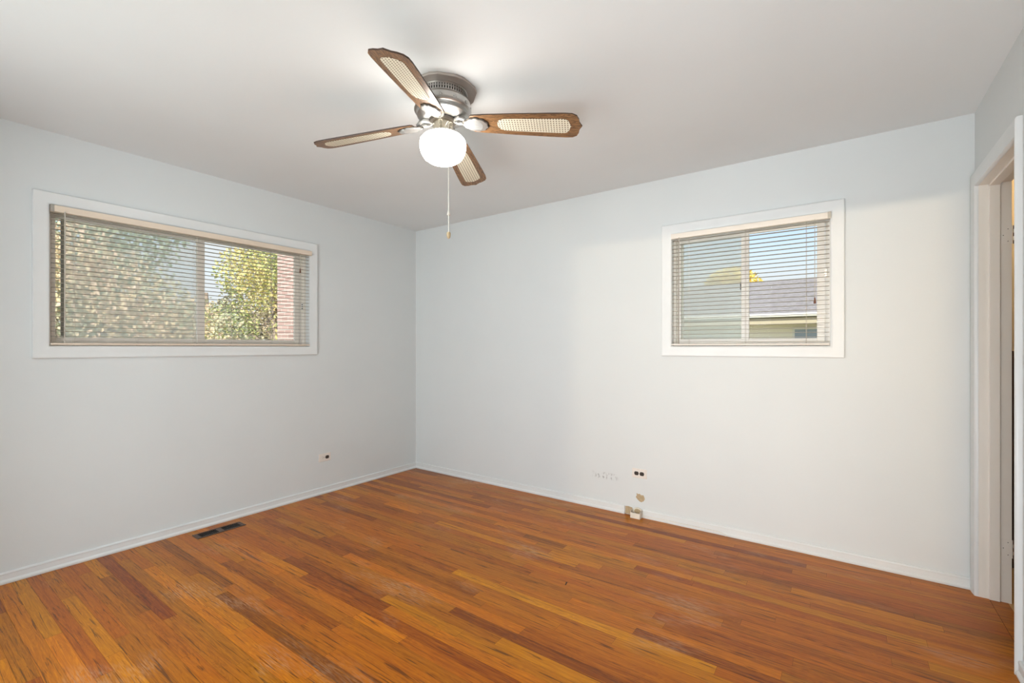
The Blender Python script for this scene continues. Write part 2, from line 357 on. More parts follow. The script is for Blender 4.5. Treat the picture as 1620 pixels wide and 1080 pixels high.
# back baseboard: two lengths, broken where the jack sits
bm = extrude_profile(bmesh.new(), BP, (0,0), (2.262,0), (0,-1)); extrude_profile(bm, BP, (2.400,0), (W-.002,0), (0,-1))
obj('baseboard_back', bm, M['trim'], kind='structure')
# caulk line in the corner
obj('trim_1', prism(bmesh.new(), [(0,0),(.004,0),(.0015,-.0015),(0,-.004)], .06, H), M['trim'], kind='structure')

# ------------------------------------------------------------------ windows (local: X along wall, Y outward, Z up, origin at lower left corner of opening)
def make_window(name, loc, rz, w, h, split, slide_gap, frame_mat):
    t = thing(name, loc, rz, kind='structure')
    CP = [(0,-.0005),(0,-.010),(.006,-.014),(.012,-.0155),(.030,-.0165),(.052,-.0175),(.058,-.019),(.0635,-.019),(.0665,-.016),(.0665,.002)]
    obj('casing', ring(bmesh.new(), 0, w, 0, h, CP), M['trim'], t, smooth=True, label='white mitred window casing')
    obj('jamb_liner', ring(bmesh.new(), 0, w, 0, h, [(0,-.006),(-.0015,-.006),(-.0015,T),(.01,T)]), M['trim'], t)
    # outer frame with track
    obj('window_frame', ring(bmesh.new(), 0, w, 0, h, [(0,.045),(-.014,.045),(-.014,.075),(-.020,.075),(-.020,.11),(-.030,.11),(-.030,.15),(0,.15)]), frame_mat, t)
    def sash(u0, u1, y0, nm, sl, sr):
        bm = bmesh.new()
        bx(bm, u0, u0+sl, y0, y0+.022, .022, h-.022); bx(bm, u1-sr, u1, y0, y0+.022, .022, h-.022)
        bx(bm, u0+sl, u1-sr, y0, y0+.022, .022, .052); bx(bm, u0+sl, u1-sr, y0, y0+.022, h-.052, h-.022)
        s = obj(nm, bm, frame_mat, t, bevel=.002)
        obj('pane', box(u0+sl-.004, u1-sr+.004, y0+.009, y0+.012, .048, h-.048), M['glass'], s)
        return s
    sa = sash(.022, split+.012, .082, 'fixed_sash', .018, .034)
    sb = sash(split-.030, w-slide_gap, .055, 'sliding_sash', .046, .040)
    return t, sa, sb
w1, s1a, s1b = make_window('window_1', (0, WL[0], WL[2]), PI/2, WL[1]-WL[0], WL[3]-WL[2], .775, .050, M['vinyl'])
w2, s2a, s2b = make_window('window_2', (WB[0], 0, WB[2]), 0, WB[1]-WB[0], WB[3]-WB[2], .465, .030, M['white_vinyl'])
def screen(t, u0, u1, h, col, ms):
    bm = bmesh.new()
    bx(bm, u0, u0+.014, .125, .135, .03, h-.03); bx(bm, u1-.014, u1, .125, .135, .03, h-.03); bx(bm, u0, u1, .125, .135, .03, .044); bx(bm, u0, u1, .125, .135, h-.044, h-.03)
    s = obj('screen_frame', bm, col, t); obj('screen_mesh', box(u0+.01, u1-.01, .1298, .1302, .04, h-.04), ms, s)
M['scr'] = mat('screen_frame_taupe', (.36,.32,.27), .5)
screen(w1, .070, .80, .788, M['scr'], M['screen']); screen(w2, .032, .47, .788, M['white_vinyl'], M['screen_dense'])
# latches
def latch(t, u, z, y, m, n=3):
    bm = box(u-.006, u+.006, y-.003, y+.002, z-.03, z+.03)
    o = obj('latch', bm, M['white_vinyl'], t, bevel=.001)
    for i in range(n):
        bm = lathe(bmesh.new(), [(0,-.003),(.0052,-.003),(.0052,.0),(0,.0)], seg=14)
        bm.transform(Matrix.Translation((u, y-.0035, z+(i-(n-1)/2)*.016)) @ Matrix.Rotation(PI/2, 4, 'X'))
        obj('latch_hole', bm, m, o)
latch(w1, 1.501, .33, .0445, M['dark']); latch(w2, .896, .44, .044, M['screw'])
obj('sash_lock', box(.428, .437, .060, .081, .375, .425), M['dark'], w2, bevel=.001)
obj('sash_lock', box(.757, .770, .046, .056, .37, .40), M['vinyl'], w1, bevel=.001)

# ------------------------------------------------------------------ blinds
def make_blind(loc, railm, rz, w, h, nsl, ladders, wand_u, cord_u, cord_len, open_left, open_right, **kw):
    t = thing('window_blind', loc, rz, **kw)
    ht = h-.004
    bm = bmesh.new()
    # U-shaped head rail with lips
    prof = [(-.031,ht),(-.031,ht-.034),(-.028,ht-.036),(.004,ht-.036),(.006,ht-.034),(.006,ht),(.003,ht),(.003,ht-.032),(-.028,ht-.032),(-.028,ht)]
    A = [bm.verts.new((.003, y, z)) for y, z in prof]; B = [bm.verts.new((w+open_right*.012-.003, y, z)) for y, z in prof]
    for i in range(len(prof)): j = (i+1) % len(prof); bm.faces.new((A[i], A[j], B[j], B[i]))
    bm.faces.new(A); bm.faces.new(B[::-1])
    hr = obj('headrail', bm, railm, t)
    e = bmesh.new(); u = .0 if open_left else w-.014
    bx(e, u, u+.016, -.033, -.0315, ht-.037, ht+.001); bx(e, u, u+.016, -.033, .006, ht+.0003, ht+.0015)
    obj('bracket', e, M['rail_end'], t, label='bare metal end bracket')
    z1 = ht-.050; z0 = .030; a = -.05
    bm = bmesh.new()
    for i in range(nsl):
        z = z0+(z1-z0)*i/(nsl-1)
        pr = []
        for q in range(5):
            v = (q/4-.5); y = -.0125+v*.0245; zz = z+(.0016*(1-4*v*v))+ v*.0245*math.tan(a)
            pr.append((y, zz))
        pr2 = [(y, zz-.0007) for y, zz in reversed(pr)]
        P = pr+pr2
        A = [bm.verts.new((.006, y, zz)) for y, zz in P]; B = [bm.verts.new((w-.006, y, zz)) for y, zz in P]
        for q in range(len(P)): j = (q+1) % len(P); bm.faces.new((A[q], A[j], B[j], B[q]))
        bm.faces.new(A); bm.faces.new(B[::-1])
    obj('slats', bm, M['slat'], t)
    obj('bottom_rail', box(.005, w-.005, -.025, .0, .008, .019), railm, t, bevel=.003)
    for u in ladders:
        bm = bmesh.new()
        for y in (-.0262, .0012): tube(bm, [(u, y, .018), (u, y, ht-.034)], .0006, 5)
        tube(bm, [(u+.004, -.0125, .018), (u+.004, -.0125, ht-.034)], .0007, 5)
        obj('ladder_cord', bm, M['cord'], t)
        obj('cord_button', lathe(bmesh.new(), [(0,.006),(.004,.006),(.004,.0095),(0,.0095)], u, -.0125, 10), M['cord'], t)
    bm = tube(bmesh.new(), [(wand_u, -.036, ht-.03), (wand_u, -.040, ht-.05), (wand_u-.001, -.036, .02+.0)], .0028, 6)
    obj('tilt_wand', bm, M['cord'], t, label='thin beige tilt wand')
    bm = bmesh.new()
    for d in (-.0012, .0012): tube(bm, [(cord_u+d, -.034, ht-.03), (cord_u+d*1.5, -.036, ht-cord_len)], .0009, 5)
    lc = obj('lift_cord', bm, M['cord'], t)
    obj('tassel', lathe(bmesh.new(), [(0,ht-cord_len+.005),(.003,ht-cord_len+.004),(.007,ht-cord_len-.028),(.005,ht-cord_len-.031),(0,ht-cord_len-.031)], cord_u, -.036, 10), M['tassel'], lc)
    return t
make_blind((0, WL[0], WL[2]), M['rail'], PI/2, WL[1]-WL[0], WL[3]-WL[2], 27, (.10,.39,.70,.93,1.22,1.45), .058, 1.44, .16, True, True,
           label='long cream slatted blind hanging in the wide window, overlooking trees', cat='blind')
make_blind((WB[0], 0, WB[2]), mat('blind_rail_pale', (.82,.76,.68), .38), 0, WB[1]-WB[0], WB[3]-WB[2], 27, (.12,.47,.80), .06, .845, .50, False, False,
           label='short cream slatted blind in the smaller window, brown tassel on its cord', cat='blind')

# ------------------------------------------------------------------ side doorway
dr = thing('door_1', (W, 0, 0), 0, kind='structure')
y0, y1, zt = DR
bm = bmesh.new()
CPd = [(.0,-.0002),(.0,-.008),(.004,-.015),(.040,-.019),(.060,-.020),(.066,-.017),(.068,-.010),(.068,0)]
# casing runs up both sides and across the head (mitred); d = offset from opening, x = protrusion
def door_casing(far_w, near_w):
    bm = bmesh.new()
    rows = []
    for d, p in CPd:
        k1 = d/.068
        rows.append([bm.verts.new(q) for q in ((p, y1+far_w*k1, 0), (p, y1+far_w*k1, zt+.070*k1), (p, y0-near_w*k1, zt+.070*k1), (p, y0-near_w*k1, 0))])
    for a, b_ in zip(rows, rows[1:]):
        for i in range(3): bm.faces.new((a[i], a[i+1], b_[i+1], b_[i]))
    return bm
obj('door_casing', door_casing(.066, .034), M['trim'], dr, smooth=True)
bm = bmesh.new()
bx(bm, 0, TR, y1, y1+.018, 0, zt+.018); bx(bm, 0, TR, y0-.018, y0, 0, zt+.018); bx(bm, 0, TR, y0, y1, zt, zt+.018)
obj('door_jamb', bm, M['cream'], dr)
bm = bmesh.new()
bx(bm, .036, .074, y1-.011, y1, .001, zt-.0); bx(bm, .036, .074, y0, y0+.011, .001, zt); bx(bm, .036, .074, y0, y1, zt-.011, zt)
obj('door_stop', bm, M['cream'], dr, bevel=.0015)
M['slab'] = noisy('door_stained_brown', (.075,.035,.018), (.12,.055,.028), 3, .4, stretch=(8,8,1))
obj('door_slab', box(TR+.018, TR+.018+.60, y1-.046, y1-.011, .012, zt-.006), M['slab'], dr, bevel=.0015)
for z in (1.785, .265):
    bm = bmesh.new()
    bx(bm, .078, TR+.002, y1-.0022, y1-.0002, z-.044, z+.044)      # leaf on the jamb
    hg = obj('hinge', bm, M['cream'], dr, bevel=.0005)
    for q in range(5):
        obj('knuckle', lathe(bmesh.new(), [(0,z-.044+q*.0178),(.0055,z-.044+q*.0178),(.0055,z-.044+q*.0178+.0165),(0,z-.044+q*.0178+.0165)], TR+.008, y1-.004, 12), M['chrome'] if q % 2 else M['metal_brown'], hg, smooth=True)
    for q in (-.03, 0, .03):
        obj('screw', box(.088+(.012 if q else -.004), .091+(.012 if q else -.004), y1-.003, y1-.002, z+q-.0018, z+q+.0018), M['metal_brown'], hg)

# ------------------------------------------------------------------ ceiling fan
FX, FY = 2.063, -1.732
fan = thing('ceiling_fan', (FX, FY, H), 0, label='pewter hugger ceiling fan with four wood and cane blades and lit globe', cat='ceiling fan')
def pewter():
    m = noisy('pewter', (.46,.45,.43), (.60,.59,.57), 9, .36, .25, 60, metal=1)
    return m
M['pewter'] = pewter(); M['taupe'] = mat('mount_plate_taupe', (.40,.35,.31), .45, .35)
M['iron'] = mat('blade_iron_pewter', (.40,.39,.37), .34, .7); M['iron_dark'] = mat('blade_iron_dark', (.09,.075,.06), .5, .6)  # darker metal: outline of the blade irons, flywheel
M['brass'] = mat('nickel_fitter', (.66,.60,.48), .24, 1)
zb = 2.292-H   # blade plane
rnd = random.Random(3)
# octagonal ceiling plate
poly = []
for i in range(8):
    for d in (-.12, .12):
        a = 2*PI*(i+.5)/8 + d + .1; poly.append((.158*math.cos(a), .158*math.sin(a)))
obj('ceiling_plate', prism(bmesh.new(), poly, -.012, -.0005), M['taupe'], fan, bevel=.002)
P = [(0,-.012),(.113,-.012),(.114,-.016),(.112,-.018),(.112,-.050),(.116,-.052),(.123,-.055),(.127,-.062),(.128,-.070),(.127,-.085),(.129,-.098),(.132,-.102),(.133,-.106),(.130,-.110),(.124,-.113),(.120,-.122),(.122,-.128),(.120,-.134),(.108,-.142),(.094,-.150),(.085,-.152),(0,-.152)]
P = [(r, z if z > -.05 else -.05+(z+.05)*.86) for r, z in P]
mh = obj('motor_housing', lathe(bmesh.new(), P, seg=64), M['pewter'], fan, smooth=True)
# vent slots (dark, two rows) around the band, and embossed panels on the body
bm = bmesh.new()
for row, (za, zc) in enumerate(((-.045,-.033), (-.030,-.022))):
    for i in range(60):
        a = 2*PI*i/60 + row*.0; c, s = math.cos(a), math.sin(a)
        r = .1125; hw = .0028 if row == 0 else .0018
        v = [bm.verts.new((r*c-s*x, r*s+c*x, z)) for x, z in ((-hw,za),(hw,za),(hw,zc),(-hw,zc))]
        bm.faces.new(v)
obj('vent_slots', bm, M['black'], mh)
for i in range(12):
    a = 2*PI*(i+.3)/12; bm = bmesh.new()
    lathe(bm, [(0,.1310),(.0035,.1308),(.0045,.1285),(0,.128)], seg=8)
    for q in range(6):
        b_ = 2*PI*q/6
        bmesh.ops.create_icosphere(bm, subdivisions=1, radius=.0038, matrix=Matrix.Translation((.0065*math.cos(b_), .0065*math.sin(b_), .1285)))
    bm.transform(Matrix.Rotation(a, 4, 'Z') @ Matrix.Rotation(PI/2, 4, 'Y'))
    bm.transform(Matrix.Translation((0, 0, -.083)))
    obj('rosette', bm, M['pewter'], mh, smooth=True)
# flywheel screws
bm = lathe(bmesh.new(), [(0,-.136),(.060,-.136),(.064,-.142),(.060,-.150),(0,-.150)], seg=40)
obj('flywheel', bm, M['iron_dark'], fan, smooth=True)
bm = lathe(bmesh.new(), [(0,-.148),(.047,-.148),(.047,-.196),(.044,-.199),(0,-.199)], seg=40)
sh = obj('switch_housing', bm, M['brass'], fan, smooth=True)
for i in range(3):
    a = 2*PI*i/3-1.9
    o = bmesh.new(); bmesh.ops.create_icosphere(o, subdivisions=2, radius=.0035, matrix=Matrix.Translation((.048*math.cos(a), .048*math.sin(a), -.182)))
    obj('screw', o, M['screw'], sh, smooth=True)
# scalloped fitter
bm = bmesh.new(); seg = 120; rings = []
for r0, z, amp in ((.046,-.194,0),(.058,-.197,.0),(.066,-.201,.004),(.067,-.206,.005),(.060,-.206,.003),(.046,-.203,0)):
    rings.append([bm.verts.new(((r0+amp*math.cos(24*2*PI*i/seg))*math.cos(2*PI*i/seg), (r0+amp*math.cos(24*2*PI*i/seg))*math.sin(2*PI*i/seg), z)) for i in range(seg)])
for A, B in zip(rings, rings[1:]):
    for i in range(seg): bm.faces.new((A[i], A[(i+1) % seg], B[(i+1) % seg], B[i]))
obj('globe_fitter', bm, M['iron'], fan, smooth=True)
gm = bpy.data.materials.new('lit_opal_glass'); gm.use_nodes = True; t = gm.node_tree; b = t.nodes['Principled BSDF']
b.inputs['Base Color'].default_value = (.95,.95,.93,1); b.inputs['Roughness'].default_value = .2
b.inputs['Emission Color'].default_value = (1,.965,.91,1); b.inputs['Emission Strength'].default_value = 20
G = [(.052,-.205),(.074,-.210),(.092,-.219),(.104,-.233),(.108,-.250),(.107,-.270),(.101,-.292),(.088,-.314),(.067,-.329),(.040,-.338),(.015,-.341),(0,-.341)]
obj('globe', lathe(bmesh.new(), G, seg=64), gm, fan, smooth=True, label='lit white opal glass globe')

def blade_wood():
    m = mat('blade_wood', (.3,.15,.06), .35); t = m.node_tree; b = t.nodes['Principled BSDF']; l = t.links.new
    co = N(t, 'ShaderNodeTexCoord'); mp = N(t, 'ShaderNodeMapping'); mp.inputs['Scale'].default_value = (2.2, 26, 4); l(co.outputs['Object'], mp.inputs[0])
    n = N(t, 'ShaderNodeTexNoise'); n.inputs['Scale'].default_value = 2.5; n.inputs['Detail'].default_value = 5; n.inputs['Distortion'].default_value = 1.5; l(mp.outputs[0], n.inputs['Vector'])
    mu = N(t, 'ShaderNodeMath', operation='MULTIPLY'); l(n.outputs[0], mu.inputs[0]); mu.inputs[1].default_value = 45
    si = N(t, 'ShaderNodeMath', operation='SINE'); l(mu.outputs[0], si.inputs[0])
    ma = N(t, 'ShaderNodeMapRange'); l(si.outputs[0], ma.inputs[0]); ma.inputs[1].default_value = -1; ma.inputs[2].default_value = 1
    r = N(t, 'ShaderNodeValToRGB'); r.color_ramp.elements[0].color = (.10,.048,.020,1); r.color_ramp.elements[1].color = (.31,.165,.072,1); r.color_ramp.elements[0].position = 0; r.color_ramp.elements[1].position = .7
    l(ma.outputs[0], r.inputs[0]); l(r.outputs[0], b.inputs['Base Color'])
    return m
M['bwood'] = blade_wood(); M['bedge'] = mat('blade_edge_dark', (.045,.022,.012), .45)
def cane():
    m = mat('cane_weave', (.8,.74,.58), .55); t = m.node_tree; b = t.nodes['Principled BSDF']; l = t.links.new
    co = N(t, 'ShaderNodeTexCoord'); sp = N(t, 'ShaderNodeSeparateXYZ'); l(co.outputs['Object'], sp.inputs[0])
    def cell(out, size, off=0):
        d = N(t, 'ShaderNodeMath', operation='MULTIPLY_ADD'); l(out, d.inputs[0]); d.inputs[1].default_value = 1/size; d.inputs[2].default_value = off+100
        f = N(t, 'ShaderNodeMath', operation='FRACT'); l(d.outputs[0], f.inputs[0])
        s = N(t, 'ShaderNodeMath', operation='SUBTRACT'); l(f.outputs[0], s.inputs[0]); s.inputs[1].default_value = .5
        p = N(t, 'ShaderNodeMath', operation='POWER'); a = N(t, 'ShaderNodeMath', operation='ABSOLUTE'); l(s.outputs[0], a.inputs[0]); l(a.outputs[0], p.inputs[0]); p.inputs[1].default_value = 2
        return p
    A = cell(sp.outputs['X'], 0.0125); B = cell(sp.outputs['Y'], 0.0125)
    s = N(t, 'ShaderNodeMath', operation='ADD'); l(A.outputs[0], s.inputs[0]); l(B.outputs[0], s.inputs[1])
    r = N(t, 'ShaderNodeValToRGB'); e = r.color_ramp.elements; e[0].position = .05; e[0].color = (.16,.10,.05,1); e[1].position = .09; e[1].color = (.83,.78,.62,1)
    l(s.outputs[0], r.inputs[0]); l(r.outputs[0], b.inputs['Base Color'])
    return m
M['cane'] = cane(); M['cane_edge'] = mat('cane_groove', (.16,.10,.055), .6)
R = .645
def blade_outline(): # local: X radial, Y tangential
    h = [(.135,.0),(.136,.044),(.145,.053),(.20,.059),(.35,.068),(.50,.075),(.575,.077),(.605,.075),(.624,.064),(.633,.044),(.636,.024),(.642,.011),(.648,0)]
    return h + [(x, -y) for x, y in reversed(h[1:-1])]
def insert_outline(k=0):
    h = [(.262-k,.0),(.264-k,.014),(.272,.028+k),(.292,.037+k),(.35,.040+k),(.45,.043+k),(.555,.046+k),(.574,.044+k),(.588+k*.5,.033+k),(.592+k,.018),(.600+k,.0)]
    return h + [(x, -y) for x, y in reversed(h[1:-1])]
def flat(bm, poly, z):
    bm.faces.new([bm.verts.new((x, y, z)) for x, y in poly]); return bm
def make_blade():
    t = bpy.data.objects.new('blade', None)
    pitch = math.radians(13)
    RX = Matrix.Rotation(.100, 4, 'Y') @ Matrix.Rotation(-pitch, 4, 'X')
    bm = prism(bmesh.new(), blade_outline(), -.003, .003)
    for f in bm.faces: f.material_index = 0 if abs(f.normal.z) > .5 else 1
    bm.normal_update()
    for f in bm.faces: f.material_index = 0 if abs(f.normal.z) > .5 else 1
    bm.transform(RX)
    bl = obj('blade', bm, [M['bwood'], M['bedge']], fan)
    bm = prism(bmesh.new(), insert_outline(.0022), -.0035, -.0025); bm.transform(RX); obj('insert_groove', bm, M['cane_edge'], bl)
    bm = prism(bmesh.new(), insert_outline(), -.0046, -.0030); bm.transform(RX); obj('cane_insert', bm, M['cane'], bl)
    # scalloped leaf plate under the blade root
    def leaf(k, z0, z1):
        pts = []
        for i in range(72):
            a = 2*PI*i/72
            rr = 1+.10*abs(math.sin(5.5*a))
            x = .158+(.056+k)*math.cos(a)*rr*(1.0 if math.cos(a) > 0 else .95); y = (.039+k)*math.sin(a)*rr*(1-.22*max(0, -math.cos(a)))
            pts.append((x, y))
        b2 = prism(bmesh.new(), pts, z0, z1); b2.transform(RX); return b2
    ir = obj('blade_iron', leaf(0, -.0115, -.0045), M['iron'], fan, bevel=.0015, label='scalloped pewter blade bracket')
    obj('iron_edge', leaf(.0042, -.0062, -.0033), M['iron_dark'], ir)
    bm = bmesh.new()
    for i in range(7):
        yy = -.024+.008*i; ln = .034*math.sqrt(max(.05, 1-(yy/.034)**2))
        tube(bm, [(.160-ln, yy, -.0118), (.160+ln, yy, -.0118)], .0018, 6)
    bm.transform(RX); obj('ribs', bm, M['iron'], ir, smooth=True)
    # curved arm from the motor underside down to the leaf
    bm = bmesh.new()
    hz_ = -.143-zb
    tube(bm, [(.050,.0,hz_+.001),(.066,.018,hz_-.002),(.085,.026,hz_*.62),(.104,.017,hz_*.22),(.122,.004,-.008)], [.008,.009,.009,.009,.010], 10)
    tube(bm, [(.050,.0,hz_+.001),(.066,-.018,hz_-.002),(.085,-.026,hz_*.62),(.104,-.017,hz_*.22),(.122,-.004,-.008)], [.008,.009,.009,.009,.010], 10)
    obj('arm', bm, M['iron'], ir, smooth=True)
    return [bl, ir]
proto = make_blade()
def place(o, a, z): o.location = (0, 0, z); o.rotation_euler = (0, 0, a)
A0 = math.radians(26.3)
for i in range(4):
    for src in proto:
        if i == 0: place(src, A0, zb); continue
        c = src.copy(); C.objects.link(c); c.parent = fan; place(c, A0+i*PI/2, zb)
        for ch in src.children:
            d = ch.copy(); C.objects.link(d); d.parent = c
# pull chain
M['chain'] = mat('pull_chain', (.74,.71,.64), .3, .4); M['fob'] = mat('wood_fob', (.50,.38,.22), .35)
r_ = Vector((.813,.582)); f_ = Vector((-.582,.813)); off = r_*.043 - f_*.120
ox, oy = off; i_ = off.normalized()*.047
bm = bmesh.new()
tube(bm, [(i_.x, i_.y, -.186), (ox*.8, oy*.8, -.190), (ox, oy, -.200), (ox, oy, -.375)], .0010, 6)
for q in range(44): bmesh.ops.create_icosphere(bm, subdivisions=1, radius=.0016, matrix=Matrix.Translation((ox, oy, -.202-q*.0040)))
ch = obj('pull_chain', bm, M['chain'], fan, label='thin beaded pull chain with white cord')
obj('cord', tube(bmesh.new(), [(ox, oy, -.372), (ox, oy, -.383), (ox, oy, -.60), (ox, oy, -.69)], [.0035,.0026,.0026,.0016], 8), M['chain'], ch)
obj('connector', lathe(bmesh.new(), [(0,-.594),(.0035,-.594),(.0035,-.600),(.0055,-.602),(.0085,-.616),(0,-.612)], ox, oy, 14), M['chain'], ch, smooth=True)
obj('fob', lathe(bmesh.new(), [(0,-.687),(.004,-.688),(.0085,-.693),(.0095,-.702),(.008,-.712),(.004,-.718),(0,-.720)], ox, oy, 16), M['fob'], ch, smooth=True)

# ------------------------------------------------------------------ outlets
def make_outlet(loc, rz, dark_left, dark_right, **kw):
    t = thing('wall_outlet', loc, rz, **kw)
    bm = bmesh.new(); hw, hh = .0555, .0345
    a = [bm.verts.new(p) for p in ((-hw,0,-hh),(hw,0,-hh),(hw,0,hh),(-hw,0,hh))]
    b_ = [bm.verts.new((p[0]*.95, -.006, p[2]*.93)) for p in ((-hw,0,-hh),(hw,0,-hh),(hw,0,hh),(-hw,0,hh))]
    bm.faces.new(b_)
    for i in range(4): bm.faces.new((a[i], a[(i+1)%4], b_[(i+1)%4], b_[i]))
    obj('cover_plate', bm, M['plate'], t, bevel=.001)
    for sx, dk in ((-1, dark_left), (1, dark_right)):
        pts = [(.0165*math.cos(q*2*PI/28), max(-.0135, min(.0135, .0165*math.sin(q*2*PI/28)))) for q in range(28)]
        b2 = prism(bmesh.new(), pts, .0055, .0082); b2.transform(Matrix.Translation((sx*.0205,0,0)) @ Matrix.Rotation(PI/2, 4, 'X'))
        r = obj('receptacle', b2, M['dark'] if dk else M['plate'], t, label='dark brown receptacle' if dk else 'ivory receptacle')
        for dx, dz, w_, h_ in ((-.001,.006,.009,.0018),(-.001,-.006,.007,.0018),(.009,0,.004,.004)):
            obj('slot', box(sx*.0205+dx-w_/2, sx*.0205+dx+w_/2, -.0086, -.0081, dz-h_/2, dz+h_/2), M['black'] if not dk else M['metal_brown'], r)
    obj('screw', lathe(bmesh.new(), [(0,-.0015),(.0028,-.0015),(.0028,.0015),(0,.0015)], 0, 0, 12), M['screw'], t).matrix_local = Matrix.Translation((0,-.0065,0)) @ Matrix.Rotation(PI/2, 4, 'X')
    return t
make_outlet((2.372, 0, .315), 0, True, True, label='ivory outlet with two dark receptacles, on the wall under the small window', cat='outlet')
make_outlet((0, -1.036, .307), PI/2, False, True, label='ivory outlet with one dark receptacle, on the wall right of the wide window', cat='outlet')

# ------------------------------------------------------------------ jack, bare patches, cable
jk = thing('phone_jack', (2.362, -.002, 0), 0, label='broken ivory jack box without its lid, standing at the back baseboard', cat='jack box')
bm = bmesh.new()
bx(bm, -.036, .036, -.062, -.058, .003, .040); bx(bm, -.036, -.033, -.058, -.004, .003, .052); bx(bm, .033, .036, -.058, -.004, .003, .052); bx(bm, -.036, .036, -.062, -.004, .0005, .003)
obj('box', bm, M['jack'], jk, bevel=.0008)
pts = [(.034*math.cos(PI*q/16), .040+.026*math.sin(PI*q/16)) for q in range(17)] + [(-.034,.003),(.034,.003)]
b2 = prism(bmesh.new(), pts, .0, .008); b2.transform(Matrix.Translation((0,-.004,0)) @ Matrix.Rotation(PI/2, 4, 'X'))
obj('back_arch', b2, M['jack'], jk)
b2 = prism(bmesh.new(), [(.024*math.cos(PI*2*q/20), .040+.018*math.sin(PI*2*q/20)) for q in range(20)], .012, .0135); b2.transform(Matrix.Rotation(PI/2, 4, 'X')); obj('paper_disc', b2, M['paper'], jk)
bm = bmesh.new()
for (x, y) in ((-.02,-.05),(.005,-.052),(.018,-.048),(-.006,-.045)): tube(bm, [(x,y,.004),(x+.003,y-.004,.030),(x+.010,y-.006,.041)], .0016, 6)
obj('wires', bm, M['dark'], jk)
pp = [(-.036,.0),(-.028,.013),(-.030,.030),(-.018,.024),(-.006,.029),(.004,.020),(.022,.022),(.030,.006),(.032,-.006),(.024,-.020),(.008,-.031),(-.006,-.028),(-.020,-.018)]
b2 = prism(bmesh.new(), [(x, z) for x, z in pp], -.0002, .0012); b2.transform(Matrix.Translation((2.380, 0, .138)) @ Matrix.Rotation(PI/2, 4, 'X'))
tag(obj('bare_patch', b2, M['paper']), 'torn tan patch of bare drywall just above the broken jack box', 'wall damage')
b2 = prism(bmesh.new(), [(-.028,-.028),(-.027,.026),(-.004,.029),(.026,.024),(.034,-.028)], -.0002, .0012); b2.transform(Matrix.Translation((2.292, 0, .030)) @ Matrix.Rotation(PI/2, 4, 'X'))
tag(obj('bare_patch', b2, M['paper']), 'small tan bare patch in the baseboard gap left of the jack box', 'wall damage')
bm = bmesh.new()
tube(bm, [(2.400,-.030,.030),(2.408,-.040,.042),(2.418,-.036,.030),(2.410,-.030,.016),(2.420,-.024,.018),(2.55,-.0215,.022),(2.75,-.021,.0205),(2.92,-.021,.021),(2.96,-.022,.012),(2.975,-.026,.006),(2.96,-.030,.004)], .0016, 6)
tag(obj('phone_cable', bm, M['jack'], smooth=True), 'thin grey-white cable running along the back baseboard from the jack box', 'cable')
# ------------------------------------------------------------------ floor register
rg = thing('floor_register', (.148, -1.908, 0), 0, label='brown metal floor register set in the boards below the wide window', cat='floor vent')
hw, hl = .050, .150
bm = bmesh.new(); prof = [(0,.0005),(.004,.0045),(.011,.005),(.014,.003)]
loops = [[bm.verts.new(p) for p in ((-hw+d,-hl+d,z),(hw-d,-hl+d,z),(hw-d,hl-d,z),(-hw+d,hl-d,z))] for d, z in prof]
for a, b_ in zip(loops, loops[1:]):
    for i in range(4): bm.faces.new((a[i], a[(i+1)%4], b_[(i+1)%4], b_[i]))
bx(bm, -hw+.011, hw-.011, -hl+.012, -hl+.026, .001, .0036); bx(bm, -hw+.011, hw-.011, hl-.026, hl-.012, .001, .0036)
obj('frame', bm, M['metal_brown'], rg)
obj('well', box(-hw+.013, hw-.013, -hl+.013, hl-.013, .0004, .0010), M['black'], rg)
bm = bmesh.new()
bx(bm, -hw+.012, hw-.012, -.016, .016, .001, .0042)
obj('crossbar', bm, M['metal_brown'], rg)
ml = mat('louvre_dark', (.022,.016,.013), .4, .4)
for s in (-1, 1):
    bm = bmesh.new()
    for i in range(9):
        y = s*(.026+i*.0115); bx(bm, -hw+.014, hw-.014, y-.0011, y+.0011, .001, .0034)
    for x in (-.018, .018): bx(bm, x-.0008, x+.0008, min(s*.0249, s*.1191), max(s*.0249, s*.1191), .001, .0030)
    obj('louvre_grille', bm, ml, rg)

# ------------------------------------------------------------------ outside
M['ground'] = noisy('lawn', (.24,.25,.14), (.36,.34,.22), 8, .9)
tag(obj('lawn', box(-30, 30, -20, 40, -1.2, -1.0), M['ground']), kind='structure')
def brick():
    m = mat('brick', (.5,.3,.25), .85); t = m.node_tree; b = t.nodes['Principled BSDF']; l = t.links.new
    co = N(t, 'ShaderNodeTexCoord'); mp = N(t, 'ShaderNodeMapping'); mp.inputs['Rotation'].default_value = (PI/2, 0, PI/2); l(co.outputs['Object'], mp.inputs[0])
    sx = N(t, 'ShaderNodeSeparateXYZ'); l(co.outputs['Object'], sx.inputs[0]); ad = N(t, 'ShaderNodeMath', operation='ADD'); l(sx.outputs[0], ad.inputs[0]); l(sx.outputs[1], ad.inputs[1])
    cb = N(t, 'ShaderNodeCombineXYZ'); l(ad.outputs[0], cb.inputs[0]); l(sx.outputs[2], cb.inputs[1])
    n = N(t, 'ShaderNodeTexBrick'); l(cb.outputs[0], n.inputs['Vector']); n.inputs['Scale'].default_value = 1
    n.inputs['Brick Width'].default_value = .20; n.inputs['Row Height'].default_value = .068; n.inputs['Mortar Size'].default_value = .007
    n.inputs['Color1'].default_value = (.58,.40,.36,1); n.inputs['Color2'].default_value = (.44,.28,.25,1); n.inputs['Mortar'].default_value = (.62,.57,.52,1)
    l(n.outputs['Color'], b.inputs['Base Color']); return m
M['brick'] = brick()
